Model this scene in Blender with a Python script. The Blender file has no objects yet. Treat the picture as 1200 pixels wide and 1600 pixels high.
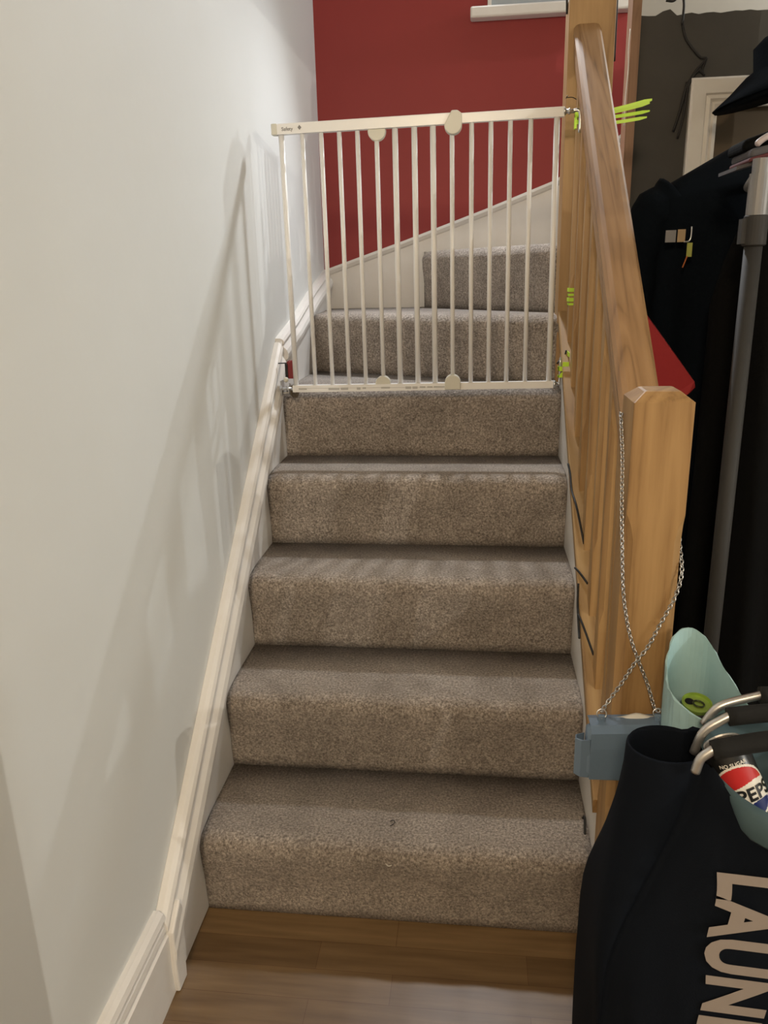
import bpy, bmesh, math, random
from mathutils import Vector, Matrix
random.seed(4)
S = bpy.context.scene
C = S.collection
R = math.radians

# ------------------------------------------------------------------ camera
cam_d = bpy.data.cameras.new('camera')
cam = bpy.data.objects.new('camera', cam_d); C.objects.link(cam)
yaw, pitch, roll = -0.119554, 0.294787, -0.024893
f = Vector((math.sin(yaw)*math.cos(pitch), math.cos(yaw)*math.cos(pitch), -math.sin(pitch)))
rt = f.cross(Vector((0, 0, 1))).normalized(); up = rt.cross(f)
c_, s_ = math.cos(roll), math.sin(roll)
rt2 = c_*rt + s_*up; up2 = -s_*rt + c_*up
cam.matrix_world = Matrix(((rt2.x, up2.x, -f.x, 0.570787), (rt2.y, up2.y, -f.y, -1.342684),
                           (rt2.z, up2.z, -f.z, 1.325856), (0, 0, 0, 1)))
cam_d.sensor_fit = 'VERTICAL'; cam_d.sensor_height = 36.0; cam_d.lens = 36.0*1224.0/1600.0
cam_d.clip_start = 0.02
S.camera = cam

# ------------------------------------------------------------------ light
S.view_settings.view_transform = 'Standard'; S.view_settings.look = 'None'
S.view_settings.gamma = 1; S.view_settings.use_curve_mapping = False
S.view_settings.exposure = 0.0
W = bpy.data.worlds.new('world'); S.world = W; W.use_nodes = True
W.node_tree.nodes['Background'].inputs[0].default_value = (1.0, 0.86, 0.68, 1)
W.node_tree.nodes['Background'].inputs[1].default_value = 0.02

def lamp(name, kind, loc, power, col, size=0.01, rot=None):
    d = bpy.data.lights.new(name, kind); d.energy = power; d.color = col
    if kind == 'AREA':
        d.shape = 'DISK'; d.size = size
    else:
        d.shadow_soft_size = size
    o = bpy.data.objects.new(name, d); C.objects.link(o); o.location = loc
    if rot: o.rotation_euler = rot
    return o
lamp('landing_lamp', 'POINT', (2.1, 1.6, 2.6), 42, (0.90, 0.96, 1.0), 0.010)
lamp('living_room_lamp', 'POINT', (5.0, -2.4, 2.2), 175, (1.0, 0.96, 0.87), 0.009)
lamp('hall_ceiling_lamp', 'AREA', (0.35, -2.7, 2.35), 33, (1.0, 0.78, 0.53), 0.4, (R(55), 0, R(-6)))
sl = lamp('added_tread_light', 'SPOT', (0.60, 1.72, 2.62), 100, (0.92, 0.96, 1.0), 0.06)  # unseen source; place and cone invented to light treads but spare the left wall
sl.rotation_euler = Vector((-0.10, -1.5, -2.3)).to_track_quat('-Z', 'Y').to_euler()
sl.data.spot_size = R(84); sl.data.spot_blend = 0.9

# ------------------------------------------------------------------ materials
def mat(name, col, rough=0.6, metal=0.0, noise=None, bump=None, spec=0.5, sheen=0.0):
    """noise=(scale, amount, col2)   bump=(scale, strength, distance)"""
    m = bpy.data.materials.new(name); m.use_nodes = True
    nt = m.node_tree; b = nt.nodes['Principled BSDF']
    b.inputs['Base Color'].default_value = (*col, 1); b.inputs['Roughness'].default_value = rough
    b.inputs['Metallic'].default_value = metal; b.inputs['Specular IOR Level'].default_value = spec
    if sheen: b.inputs['Sheen Weight'].default_value = sheen
    tc = nt.nodes.new('ShaderNodeTexCoord')
    if noise:
        n = nt.nodes.new('ShaderNodeTexNoise'); n.inputs['Scale'].default_value = noise[0]
        n.inputs['Detail'].default_value = 6; n.inputs['Roughness'].default_value = 0.6
        nt.links.new(tc.outputs['Object'], n.inputs['Vector'])
        r = nt.nodes.new('ShaderNodeValToRGB')
        r.color_ramp.elements[0].position = 0.5-noise[1]; r.color_ramp.elements[1].position = 0.5+noise[1]
        r.color_ramp.elements[0].color = (*noise[2], 1); r.color_ramp.elements[1].color = (*col, 1)
        nt.links.new(n.outputs['Fac'], r.inputs['Fac']); nt.links.new(r.outputs['Color'], b.inputs['Base Color'])
    if bump:
        n = nt.nodes.new('ShaderNodeTexNoise'); n.inputs['Scale'].default_value = bump[0]; n.inputs['Detail'].default_value = 5
        nt.links.new(tc.outputs['Object'], n.inputs['Vector'])
        bp = nt.nodes.new('ShaderNodeBump'); bp.inputs['Strength'].default_value = bump[1]; bp.inputs['Distance'].default_value = bump[2]
        nt.links.new(n.outputs['Fac'], bp.inputs['Height']); nt.links.new(bp.outputs['Normal'], b.inputs['Normal'])
    return m

def wood(name, c1, c2, c3, rot=(0, 0, 0), rough=0.5, ring=14):
    """grain along local z after rotation"""
    m = bpy.data.materials.new(name); m.use_nodes = True
    nt = m.node_tree; b = nt.nodes['Principled BSDF']; b.inputs['Roughness'].default_value = rough
    tc = nt.nodes.new('ShaderNodeTexCoord')
    m0 = nt.nodes.new('ShaderNodeMapping'); m0.inputs['Rotation'].default_value = rot
    mp = nt.nodes.new('ShaderNodeMapping'); mp.inputs['Scale'].default_value = (1, 1, 0.07)
    nt.links.new(tc.outputs['Object'], m0.inputs['Vector']); nt.links.new(m0.outputs['Vector'], mp.inputs['Vector'])
    n = nt.nodes.new('ShaderNodeTexNoise'); n.inputs['Scale'].default_value = ring; n.inputs['Detail'].default_value = 2
    n.inputs['Distortion'].default_value = 0.6
    nt.links.new(mp.outputs['Vector'], n.inputs['Vector'])
    mu = nt.nodes.new('ShaderNodeMath'); mu.operation = 'MULTIPLY'; mu.inputs[1].default_value = 7.0
    nt.links.new(n.outputs['Fac'], mu.inputs[0])
    fr = nt.nodes.new('ShaderNodeMath'); fr.operation = 'PINGPONG'; fr.inputs[1].default_value = 0.5
    nt.links.new(mu.outputs[0], fr.inputs[0])
    fine = nt.nodes.new('ShaderNodeTexNoise'); fine.inputs['Scale'].default_value = 160; fine.inputs['Detail'].default_value = 3
    nt.links.new(mp.outputs['Vector'], fine.inputs['Vector'])
    ad = nt.nodes.new('ShaderNodeMath'); ad.operation = 'MULTIPLY_ADD'; ad.inputs[1].default_value = 1.1
    sb = nt.nodes.new('ShaderNodeMath'); sb.operation = 'MULTIPLY_ADD'; sb.inputs[1].default_value = 0.6; sb.inputs[2].default_value = -0.1
    nt.links.new(fine.outputs['Fac'], sb.inputs[0])
    nt.links.new(fr.outputs[0], ad.inputs[0]); nt.links.new(sb.outputs[0], ad.inputs[2])
    r = nt.nodes.new('ShaderNodeValToRGB')
    r.color_ramp.elements[0].position = 0.08; r.color_ramp.elements[0].color = (*c3, 1)
    r.color_ramp.elements[1].position = 0.75; r.color_ramp.elements[1].color = (*c1, 1)
    e = r.color_ramp.elements.new(0.32); e.color = (*c2, 1)
    nt.links.new(ad.outputs[0], r.inputs['Fac']); nt.links.new(r.outputs['Color'], b.inputs['Base Color'])
    bp = nt.nodes.new('ShaderNodeBump'); bp.inputs['Strength'].default_value = 0.15; bp.inputs['Distance'].default_value = 0.001
    nt.links.new(fine.outputs['Fac'], bp.inputs['Height']); nt.links.new(bp.outputs['Normal'], b.inputs['Normal'])
    return m

SL = math.atan(0.833)
P1, P2, P3 = (0.41, 0.245, 0.10), (0.34, 0.195, 0.075), (0.24, 0.13, 0.047)
M = {}
M['pine'] = wood('pine_upright', P1, P2, P3, ring=9)
M['pine_rail'] = wood('pine_handrail', (0.34, 0.195, 0.085), (0.28, 0.155, 0.062), (0.18, 0.095, 0.036), rot=(math.pi/2-SL, 0, 0), ring=16)
M['pine_base'] = wood('pine_base_rail', (0.37, 0.235, 0.10), (0.30, 0.18, 0.075), (0.21, 0.12, 0.046), rot=(math.pi/2-SL, 0, 0), ring=12)
M['wall'] = mat('wall_paint', (0.725, 0.735, 0.72), 0.6, noise=(1.6, 0.32, (0.69, 0.69, 0.66)), bump=(5, 0.25, 0.012))
M['beige'] = mat('beige_paint', (0.33, 0.30, 0.25), 0.7, noise=(3, 0.3, (0.29, 0.26, 0.215)))
M['red'] = mat('red_paint', (0.30, 0.022, 0.021), 0.55, noise=(4, 0.35, (0.27, 0.019, 0.019)), bump=(60, 0.1, 0.002))
M['char'] = mat('charcoal_paint', (0.075, 0.07, 0.062), 0.8, noise=(5, 0.3, (0.05, 0.047, 0.042)))
M['gloss'] = mat('white_gloss_paint', (0.80, 0.775, 0.74), 0.35, noise=(9, 0.25, (0.74, 0.70, 0.65)), bump=(22, 0.25, 0.004))
M['ceil'] = mat('ceiling_paint', (0.8, 0.8, 0.78), 0.8)
M['steel'] = mat('zinc_steel', (0.62, 0.62, 0.62), 0.28, 1.0)
M['alu'] = mat('brushed_aluminium', (0.68, 0.66, 0.64), 0.35, 0.9)
M['gate'] = mat('white_enamel', (0.86, 0.85, 0.83), 0.3)
M['gate2'] = mat('ivory_plastic', (0.66, 0.64, 0.55), 0.4)
M['print'] = mat('grey_print', (0.22, 0.21, 0.20), 0.6)
M['lime'] = mat('lime_plastic', (0.55, 0.85, 0.05), 0.4)
M['blk'] = mat('black_cord', (0.008, 0.007, 0.006), 0.6)
M['redpl'] = mat('red_plastic', (0.22, 0.015, 0.02), 0.45)
M['navy'] = mat('navy_canvas', (0.0045, 0.0065, 0.011), 0.85, bump=(500, 0.2, 0.001), noise=(6, 0.3, (0.003, 0.005, 0.009)), spec=0.12)
M['inner'] = mat('black_lining', (0.006, 0.006, 0.007), 0.9, spec=0.2)
M['teal'] = mat('teal_lining', (0.065, 0.11, 0.125), 0.8, noise=(20, 0.3, (0.05, 0.09, 0.105)))
M['mint'] = mat('mint_paper', (0.40, 0.60, 0.62), 0.55, noise=(25, 0.3, (0.35, 0.54, 0.56)), bump=(18, 0.4, 0.004))
M['foam'] = mat('black_foam', (0.006, 0.006, 0.006), 0.9, bump=(300, 0.3, 0.001))
M['letter'] = mat('taupe_print', (0.30, 0.25, 0.215), 0.8)
M['bluepu'] = mat('pale_blue_leatherette', (0.15, 0.215, 0.30), 0.45, bump=(250, 0.15, 0.001))
M['tissue'] = mat('white_tissue', (0.75, 0.72, 0.66), 0.8)
M['coat'] = mat('black_navy_wool', (0.003, 0.005, 0.008), 0.9, bump=(120, 0.4, 0.003), spec=0.08)
M['coat2'] = mat('black_cotton', (0.004, 0.004, 0.004), 0.9, bump=(90, 0.4, 0.003), spec=0.08)
M['redcl'] = mat('dark_red_cloth', (0.33, 0.018, 0.022), 0.8, bump=(60, 0.3, 0.003))
M['hanger'] = mat('pale_pink_plastic', (0.45, 0.38, 0.38), 0.4)
M['greycl'] = mat('grey_knit', (0.08, 0.075, 0.08), 0.9)
M['redtrim'] = mat('maroon_trim', (0.09, 0.018, 0.02), 0.8)
M['pole'] = mat('grey_metal_pole', (0.22, 0.215, 0.215), 0.45, 0.3)
M['pole2'] = mat('dark_grey_pole', (0.024, 0.022, 0.020), 0.7)
M['tan'] = mat('tan_card', (0.38, 0.27, 0.15), 0.7)
M['yel'] = mat('yellow_green_card', (0.36, 0.38, 0.08), 0.6)
M['door'] = mat('brown_door', (0.12, 0.085, 0.05), 0.7, noise=(8, 0.3, (0.10, 0.07, 0.04)))
M['glass'] = mat('frosted_night_glass', (0.38, 0.42, 0.45), 0.5, noise=(3, 0.3, (0.30, 0.34, 0.37)))
M['timber'] = wood('brown_timber', (0.30, 0.17, 0.10), (0.25, 0.14, 0.08), (0.2, 0.11, 0.06), ring=10)

# carpet
def carpet():
    m = bpy.data.materials.new('taupe_twist_carpet'); m.use_nodes = True
    nt = m.node_tree; b = nt.nodes['Principled BSDF']; b.inputs['Roughness'].default_value = 0.95
    b.inputs['Specular IOR Level'].default_value = 0.15; b.inputs['Sheen Weight'].default_value = 0.25
    tc = nt.nodes.new('ShaderNodeTexCoord')
    def no(s, d=4, r=0.6):
        n = nt.nodes.new('ShaderNodeTexNoise'); n.inputs['Scale'].default_value = s; n.inputs['Detail'].default_value = d
        n.inputs['Roughness'].default_value = r
        nt.links.new(tc.outputs['Object'], n.inputs['Vector']); return n
    big, mid, fine = no(7, 5, 0.7), no(45, 4), no(190, 4, 0.8)
    r1 = nt.nodes.new('ShaderNodeValToRGB')
    r1.color_ramp.elements[0].position = 0.33; r1.color_ramp.elements[0].color = (0.115, 0.095, 0.080, 1)
    r1.color_ramp.elements[1].position = 0.68; r1.color_ramp.elements[1].color = (0.80, 0.72, 0.64, 1)
    e = r1.color_ramp.elements.new(0.5); e.color = (0.40, 0.34, 0.29, 1)
    nt.links.new(fine.outputs['Fac'], r1.inputs['Fac'])
    r2 = nt.nodes.new('ShaderNodeValToRGB')
    r2.color_ramp.elements[0].position = 0.3; r2.color_ramp.elements[0].color = (0.70, 0.68, 0.66, 1)
    r2.color_ramp.elements[1].position = 0.62; r2.color_ramp.elements[1].color = (1.08, 1.07, 1.06, 1)
    nt.links.new(big.outputs['Fac'], r2.inputs['Fac'])
    mx = nt.nodes.new('ShaderNodeMix'); mx.data_type = 'RGBA'; mx.blend_type = 'MULTIPLY'; mx.inputs[0].default_value = 1
    nt.links.new(r1.outputs['Color'], mx.inputs[6]); nt.links.new(r2.outputs['Color'], mx.inputs[7])
    nt.links.new(mx.outputs[2], b.inputs['Base Color'])
    ad = nt.nodes.new('ShaderNodeMath'); ad.operation = 'MULTIPLY_ADD'; ad.inputs[1].default_value = 1.3
    nt.links.new(mid.outputs['Fac'], ad.inputs[0]); nt.links.new(fine.outputs['Fac'], ad.inputs[2])
    bp = nt.nodes.new('ShaderNodeBump'); bp.inputs['Strength'].default_value = 0.9; bp.inputs['Distance'].default_value = 0.007
    nt.links.new(ad.outputs[0], bp.inputs['Height']); nt.links.new(bp.outputs['Normal'], b.inputs['Normal'])
    return m
M['carpet'] = carpet()

def floor_mat():
    m = bpy.data.materials.new('oak_laminate'); m.use_nodes = True
    nt = m.node_tree; b = nt.nodes['Principled BSDF']; b.inputs['Roughness'].default_value = 0.38
    tc = nt.nodes.new('ShaderNodeTexCoord')
    br = nt.nodes.new('ShaderNodeTexBrick'); br.offset = 0.37; br.inputs['Scale'].default_value = 1
    br.inputs['Brick Width'].default_value = 0.42; br.inputs['Row Height'].default_value = 0.068
    br.inputs['Mortar Size'].default_value = 0.0006; br.inputs['Bias'].default_value = 0.0
    br.inputs['Color1'].default_value = (0.235, 0.150, 0.072, 1); br.inputs['Color2'].default_value = (0.155, 0.094, 0.043, 1)
    br.inputs['Mortar'].default_value = (0.12, 0.06, 0.025, 1)
    nt.links.new(tc.outputs['Object'], br.inputs['Vector'])
    mp = nt.nodes.new('ShaderNodeMapping'); mp.inputs['Scale'].default_value = (0.08, 1, 1)
    nt.links.new(tc.outputs['Object'], mp.inputs['Vector'])
    n = nt.nodes.new('ShaderNodeTexNoise'); n.inputs['Scale'].default_value = 55; n.inputs['Detail'].default_value = 5
    nt.links.new(mp.outputs['Vector'], n.inputs['Vector'])
    r = nt.nodes.new('ShaderNodeValToRGB')
    r.color_ramp.elements[0].position = 0.3; r.color_ramp.elements[0].color = (0.72, 0.68, 0.62, 1)
    r.color_ramp.elements[1].position = 0.7; r.color_ramp.elements[1].color = (1.1, 1.1, 1.1, 1)
    nt.links.new(n.outputs['Fac'], r.inputs['Fac'])
    mx = nt.nodes.new('ShaderNodeMix'); mx.data_type = 'RGBA'; mx.blend_type = 'MULTIPLY'; mx.inputs[0].default_value = 1
    nt.links.new(br.outputs['Color'], mx.inputs[6]); nt.links.new(r.outputs['Color'], mx.inputs[7])
    nt.links.new(mx.outputs[2], b.inputs['Base Color'])
    return m
M['floor'] = floor_mat()

# ------------------------------------------------------------------ helpers
def obj(name, bm, m, parent=None, smooth=False, mods=None):
    bmesh.ops.recalc_face_normals(bm, faces=bm.faces[:])
    me = bpy.data.meshes.new(name); bm.to_mesh(me); bm.free()
    for x in (m if isinstance(m, (list, tuple)) else [m]): me.materials.append(x)
    if smooth:
        for p in me.polygons: p.use_smooth = True
    o = bpy.data.objects.new(name, me); C.objects.link(o)
    if parent:
        o.parent = parent
        o.matrix_parent_inverse = Matrix.Translation(parent.location).inverted() if parent.type == 'EMPTY' else Matrix()
    return o
def tag(o, label, cat, group=None):
    o['label'] = label; o['category'] = cat
    if group: o['group'] = group
    return o
def thing(name, label, cat, loc, group=None):
    o = bpy.data.objects.new(name, None); o.empty_display_size = 0.05; C.objects.link(o); o.location = loc
    return tag(o, label, cat, group)
def struct(name, bm, m, parent=None, smooth=False):
    o = obj(name, bm, m, parent, smooth)
    if not parent: o['kind'] = 'structure'
    return o
def bevel(o, w, seg=2):
    b = o.modifiers.new('bevel', 'BEVEL'); b.width = w; b.segments = seg; b.limit_method = 'ANGLE'
    return o
def box(bm, x0, x1, y0, y1, z0, z1):
    v = [bm.verts.new(p) for p in ((x0,y0,z0),(x1,y0,z0),(x1,y1,z0),(x0,y1,z0),(x0,y0,z1),(x1,y0,z1),(x1,y1,z1),(x0,y1,z1))]
    for q in ((0,1,2,3),(4,5,6,7),(0,1,5,4),(1,2,6,5),(2,3,7,6),(3,0,4,7)): bm.faces.new([v[i] for i in q])
    return v
def nb(): return bmesh.new()
def bx(*a):
    bm = nb(); box(bm, *a); return bm
def loft(bm, loops, cap=True, closed=False):
    vs = [[bm.verts.new(p) for p in l] for l in loops]
    n = len(vs[0]); k = len(vs)
    for i in range(k if closed else k-1):
        a, b = vs[i], vs[(i+1) % k]
        for j in range(n): bm.faces.new((a[j], a[(j+1) % n], b[(j+1) % n], b[j]))
    if cap and not closed:
        bm.faces.new(vs[0][::-1]); bm.faces.new(vs[-1])
    return vs
def prism(bm, pts, ax, a, b):
    """polygon pts in the plane normal to ax, extruded a..b"""
    def P(p, v):
        return {'x': (v, p[0], p[1]), 'y': (p[0], v, p[1]), 'z': (p[0], p[1], v)}[ax]
    loft(bm, [[P(p, a) for p in pts], [P(p, b) for p in pts]])
def sweep(bm, prof, p0, p1, m0=None):
    """profile of (dx, dz) offsets swept in a straight line"""
    loft(bm, [[(p[0]+d[0], p[1], p[2]+d[1]) for d in prof] for p in (p0, p1)])
def tube(bm, pts, r, seg=10, cap=True, closed=False):
    pts = [Vector(p) for p in pts]; n = len(pts)
    rr = r if isinstance(r, (list, tuple)) else [r]*n
    T = []
    for i in range(n):
        if closed: t = pts[(i+1) % n]-pts[i-1]
        else: t = pts[min(i+1, n-1)]-pts[max(i-1, 0)]
        T.append(t.normalized())
    u = T[0].orthogonal().normalized(); L = []
    for i in range(n):
        u = (u - u.dot(T[i])*T[i]).normalized(); w = T[i].cross(u)
        L.append([pts[i]+rr[i]*(math.cos(2*math.pi*k/seg)*u+math.sin(2*math.pi*k/seg)*w) for k in range(seg)])
    loft(bm, L, cap, closed)
def spline(pts, n=8):
    P = [Vector(p) for p in pts]; P = [2*P[0]-P[1]]+P+[2*P[-1]-P[-2]]; out = []
    for i in range(1, len(P)-2):
        for k in range(n):
            t = k/n; a, b, c, d = P[i-1], P[i], P[i+1], P[i+2]
            out.append(0.5*((2*b)+(c-a)*t+(2*a-5*b+4*c-d)*t*t+(3*b-a-3*c+d)*t*t*t))
    out.append(P[-2]); return out
def cyl(bm, p0, p1, r, seg=20, r1=None):
    tube(bm, [p0, p1], [r, r if r1 is None else r1], seg)
def lathe(bm, prof, mtx, seg=28, cap=True):
    loft(bm, [[mtx @ Vector((r*math.cos(2*math.pi*k/seg), r*math.sin(2*math.pi*k/seg), z)) for k in range(seg)] for r, z in prof], cap)
def text_bm(txt, bold=0.0, extrude=0.0):
    cu = bpy.data.curves.new('t', 'FONT'); cu.body = txt; cu.offset = bold; cu.extrude = extrude
    cu.resolution_u = 4; cu.space_character = 1.0+bold*1.6
    o = bpy.data.objects.new('t', cu); C.objects.link(o)
    dg = bpy.context.evaluated_depsgraph_get(); dg.update()
    me = bpy.data.meshes.new_from_object(o.evaluated_get(dg)); bm = bmesh.new(); bm.from_mesh(me)
    bpy.data.objects.remove(o); bpy.data.curves.remove(cu); bpy.data.meshes.remove(me)
    return bm
def map_bm(bm, fn):
    for v in bm.verts: v.co = fn(v.co)
    return bm

# ================================================================== SETTING
struct('floor', bx(-0.2, 6.0, -3.4, 2.0, -0.05, 0), M['floor'])
struct('wall_left', bx(-0.2, -0.022, -3.4, 2.0, 0, 3.5), M['wall'])
bm = nb()   # wall ahead, painted red, with the window opening
X0, X1, WZ0, WZ1 = 0.60, 1.06, 2.205, 3.0
box(bm, -0.022, X0, 1.83, 2.0, 0, 3.5); box(bm, X1, 1.10, 1.83, 2.0, 0, 3.5)
box(bm, X0, X1, 1.83, 2.0, 0, WZ0); box(bm, X0, X1, 1.83, 2.0, WZ1, 3.5)
struct('wall_far', bm, M['red'])
struct('wall_far_right', bx(1.10, 6.0, 1.83, 2.0, 0, 3.5), M['beige'])
struct('wall_back', bx(-0.2, 6.0, -3.5, -3.4, 0, 3.5), M['wall'])
struct('wall_right', bx(6.0, 6.1, -3.4, 2.0, 0, 3.5), M['wall'])
struct('ceiling', bx(-0.2, 6.0, -3.4, 2.0, 3.5, 3.6), M['ceil'])
struct('wall_blocker_edge', bx(1.60, 1.66, -3.4, 1.10, 2.08, 3.5), M['wall'])    # unseen blocker, placed to cast the upright shadow edge on the left wall
struct('wall_blocker_hall', bx(1.0, 1.08, -3.4, -0.95, 0, 3.5), M['wall'])  # unseen wall added to keep hall lamp light off the right side
struct('wall_blocker_door', bx(1.62, 1.66, 0.45, 1.0, 0, 2.08), M['wall'])  # unseen slab added to shade the door frame from the living room lamp
# dark wall under the upper flight, ragged top line
bm = nb(); random.seed(9)
top = [(1.035, 2.02)]
x = 1.035
while x < 2.58:
    x += 0.02; z = 2.018 + random.uniform(-.003, .003) + (0.012 if 1.08 < x < 1.13 else 0)
    top.append((x, z))
top[-1] = (2.6, 2.012)
D0, D1, DZ = 1.262, 1.95, 1.772
pts = [(1.035, 0)] + top + [(2.6, 0), (D1, 0), (D1, DZ), (D0, DZ), (D0, 0)]
prism(bm, pts, 'y', 1.30, 1.36)
struct('wall_understair', bm, M['char'])
# cupboard door and architrave
bm = nb()
def frame_piece(bm, prof, pts):
    """prof: (offset outward from opening edge, y)"""
    loops = []
    for (px, pz, nx, nz) in pts:
        loops.append([(px+nx*o, y, pz+nz*o) for o, y in prof])
    loft(bm, loops)
prof = [(-0.004, 1.302), (-0.004, 1.285), (0.006, 1.281), (0.012, 1.287), (0.020, 1.279), (0.030, 1.283), (0.034, 1.276), (0.070, 1.274), (0.076, 1.280), (0.076, 1.302)]
frame_piece(bm, prof, [(1.262, 0.0, -1, 0), (1.262, DZ, -1, 1), (1.95, DZ, 1, 1), (1.95, 0.0, 1, 0)])
dr = struct('door_1', bx(1.264, 1.948, 1.335, 1.365, 0, 1.772), M['door'])
fr = obj('door_frame', bm, M['gloss'], dr)
# timber post beside it
struct('trim_3', bx(1.008, 1.034, 1.29, 1.37, 0, 2.12), M['timber'])

# window
bm = nb()
for a in ((X0+.001, X0+.014, WZ0+.001, WZ1-.001), (X1-.014, X1-.001, WZ0+.001, WZ1-.001), (X0+.014, X1-.014, WZ0+.001, WZ0+.008), (X0+.014, X1-.014, WZ1-.03, WZ1-.001)):
    box(bm, a[0], a[1], 1.822, 1.90, a[2], a[3])
wn = struct('window_1', bm, M['gloss'])
obj('window_sill', bx(0.541, 1.10, 1.775, 1.83, 2.170, 2.206), M['gloss'], wn)
bevel(bpy.data.objects['window_sill'], 0.006)
obj('window_pane', bx(X0+.013, X1-.013, 1.832, 1.846, WZ0+.006, WZ1-.02), M['glass'], wn)

# left skirting board
prof = [(-0.024, 0), (-0.024, 0.188), (-0.012, 0.188), (-0.004, 0.182), (0.000, 0.172), (-0.006, 0.163), (-0.001, 0.158), (0.001, 0.148), (-0.004, 0.142), (0.004, 0.136), (0.004, 0)]
bm = nb(); loft(bm, [[(p[0], y, p[1]) for p in prof] for y in (-3.4, -0.207)])
struct('baseboard_left', bm, M['gloss'])

# ================================================================== STAIRCASE
st = thing('staircase', 'carpeted staircase with taupe twist pile, white painted stringers and two winder steps at the top', 'staircase', (0.408, 0, 0))
RI, GO, WI = 0.2, 0.2403, 0.816
def step(A, B, z0, z1, back, name='step', seed=0, n_over=0.024, rad=0.034):
    """A,B: ends of the riser line (left, right); back: polygon points behind, from right to left"""
    rnd = random.Random(seed)
    A = Vector((*A, 0)); B = Vector((*B, 0)); d = (B-A).normalized(); nrm = Vector((d.y, -d.x, 0))  # towards viewer
    prof = [(0.0, 0.0)]
    H = z1-z0
    prof += [(n_over*q, H*p) for p, q in ((.12, .03), (.25, .10), (.38, .22), (.50, .40), (.60, .60), (.68, .80))]
    for k in range(0, 7):
        a = -0.35 + k*(math.pi/2+0.35)/6
        prof.append((n_over-rad*(1-math.cos(a)), H-rad+rad*math.sin(a)))
    prof += [(n_over-rad-0.03, H), (n_over-rad-0.06, H)]
    N = 48; L = (B-A).length; bm = nb(); rows = []
    for i in range(N+1):
        t = i/N; p = A+(B-A)*t; row = []
        edge = min(t, 1-t)*L
        sq = 1-math.exp(-edge/0.012)*0.35
        for j, (o, z) in enumerate(prof):
            w = 0.0016*math.sin(p.x*23+seed*1.7+z*20)+0.0012*math.sin(p.x*61+seed)
            oo = o*(sq if o > 0 else 1)+w*(1 if 0 < j < len(prof)-1 else 0)
            zz = z0+z-(0.006*math.exp(-edge/0.012) if z > H-rad*0.5 and j < len(prof)-1 else 0)
            row.append(bm.verts.new(p+nrm*oo+Vector((0, 0, zz))))
        rows.append(row)
    for i in range(N):
        for j in range(len(prof)-1):
            bm.faces.new((rows[i][j], rows[i+1][j], rows[i+1][j+1], rows[i][j+1]))
    tp = [r[-1] for r in rows]
    bk = [bm.verts.new((x, y, z1)) for x, y in back]
    bm.faces.new(tp+bk)
    bb = [bm.verts.new((x, y, z0)) for x, y in back]
    bm.faces.new([r[0] for r in rows][::-1]+bb[::-1])
    bm.faces.new([v for v in rows[-1]]+[bk[0], bb[0]])
    bm.faces.new([v for v in rows[0]][::-1]+[bb[-1], bk[-1]])
    for i in range(len(back)-1): bm.faces.new((bk[i], bk[i+1], bb[i+1], bb[i]))
    bmesh.ops.triangulate(bm, faces=[f_ for f_ in bm.faces if len(f_.verts) > 4])
    o = obj(name, bm, M['carpet'], st, smooth=True)
    return o
for k in range(4):
    y = k*GO; step((0, y), (WI, y), k*RI, (k+1)*RI, [(WI, y+GO+.01), (0, y+GO+.01)], seed=k)
step((0, 4*GO), (WI, 4*GO), 0.8, 1.0, [(WI, 1.06), (0, 1.47)], seed=4)
step((0, 1.44), (WI, 1.042), 1.0, 1.2, [(WI, 1.29), (0.37, 1.81), (0, 1.81)], seed=5)
step((0.378, 1.77), (WI, 1.235), 1.2, 1.405, [(0.93, 1.24), (1.0, 1.81), (0.37, 1.81)], seed=6)
# side fill at the base of riser 7 to the right, behind the newel
# left stringer
def zs(y): return 0.345+0.82*y
bm = nb(); prism(bm, [(-0.205, 0), (-0.222, 0.03), (-0.205, 0.155), (-0.19, zs(-0.19)-.012), (0.97, zs(0.97)-.012), (0.985, zs(.985)-.008), (1.83, 1.335), (1.83, 0.9), (0.9, 0)], 'x', -0.0225, -0.0005)
bevel(obj('wall_stringer', bm, M['gloss'], st), 0.003)
bm = nb(); prism(bm, [(-0.212, 0), (-0.216, 0.05), (-0.212, zs(-.212)-.03), (-0.165, zs(-.165)-.03), (-0.150, zs(-.15)-.09), (-0.165, 0.10), (-0.172, 0)], 'x', -0.0215, 0.0135)
bevel(obj('stringer_end', bm, M['gloss'], st), 0.004)
cap = [(-0.022, 0.0), (-0.008, 0.0), (0.000, -0.006), (0.005, -0.016), (0.004, -0.026), (-0.001, -0.033), (0.003, -0.042), (0.012, -0.056), (0.016, -0.074), (0.014, -0.096), (0.003, -0.105), (-0.022, -0.105)]
bm = nb()
loft(bm, [[(d_[0], y, z+d_[1]*s) for d_ in cap] for y, z, s in ((-0.212, zs(-.212)-.001, 1), (0.30, zs(.30), 1), (0.97, zs(0.97), 1))])
bevel(obj('stringer_moulding', bm, M['gloss'], st, smooth=False), 0.0015)
bm = nb()
loft(bm, [[(d_[0], y, z+d_[1]*.62) for d_ in cap] for y, z in ((0.985, 1.150), (1.20, 1.196), (1.50, 1.278), (1.81, 1.348))])
obj('stringer_moulding', bm, M['gloss'], st)
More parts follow.
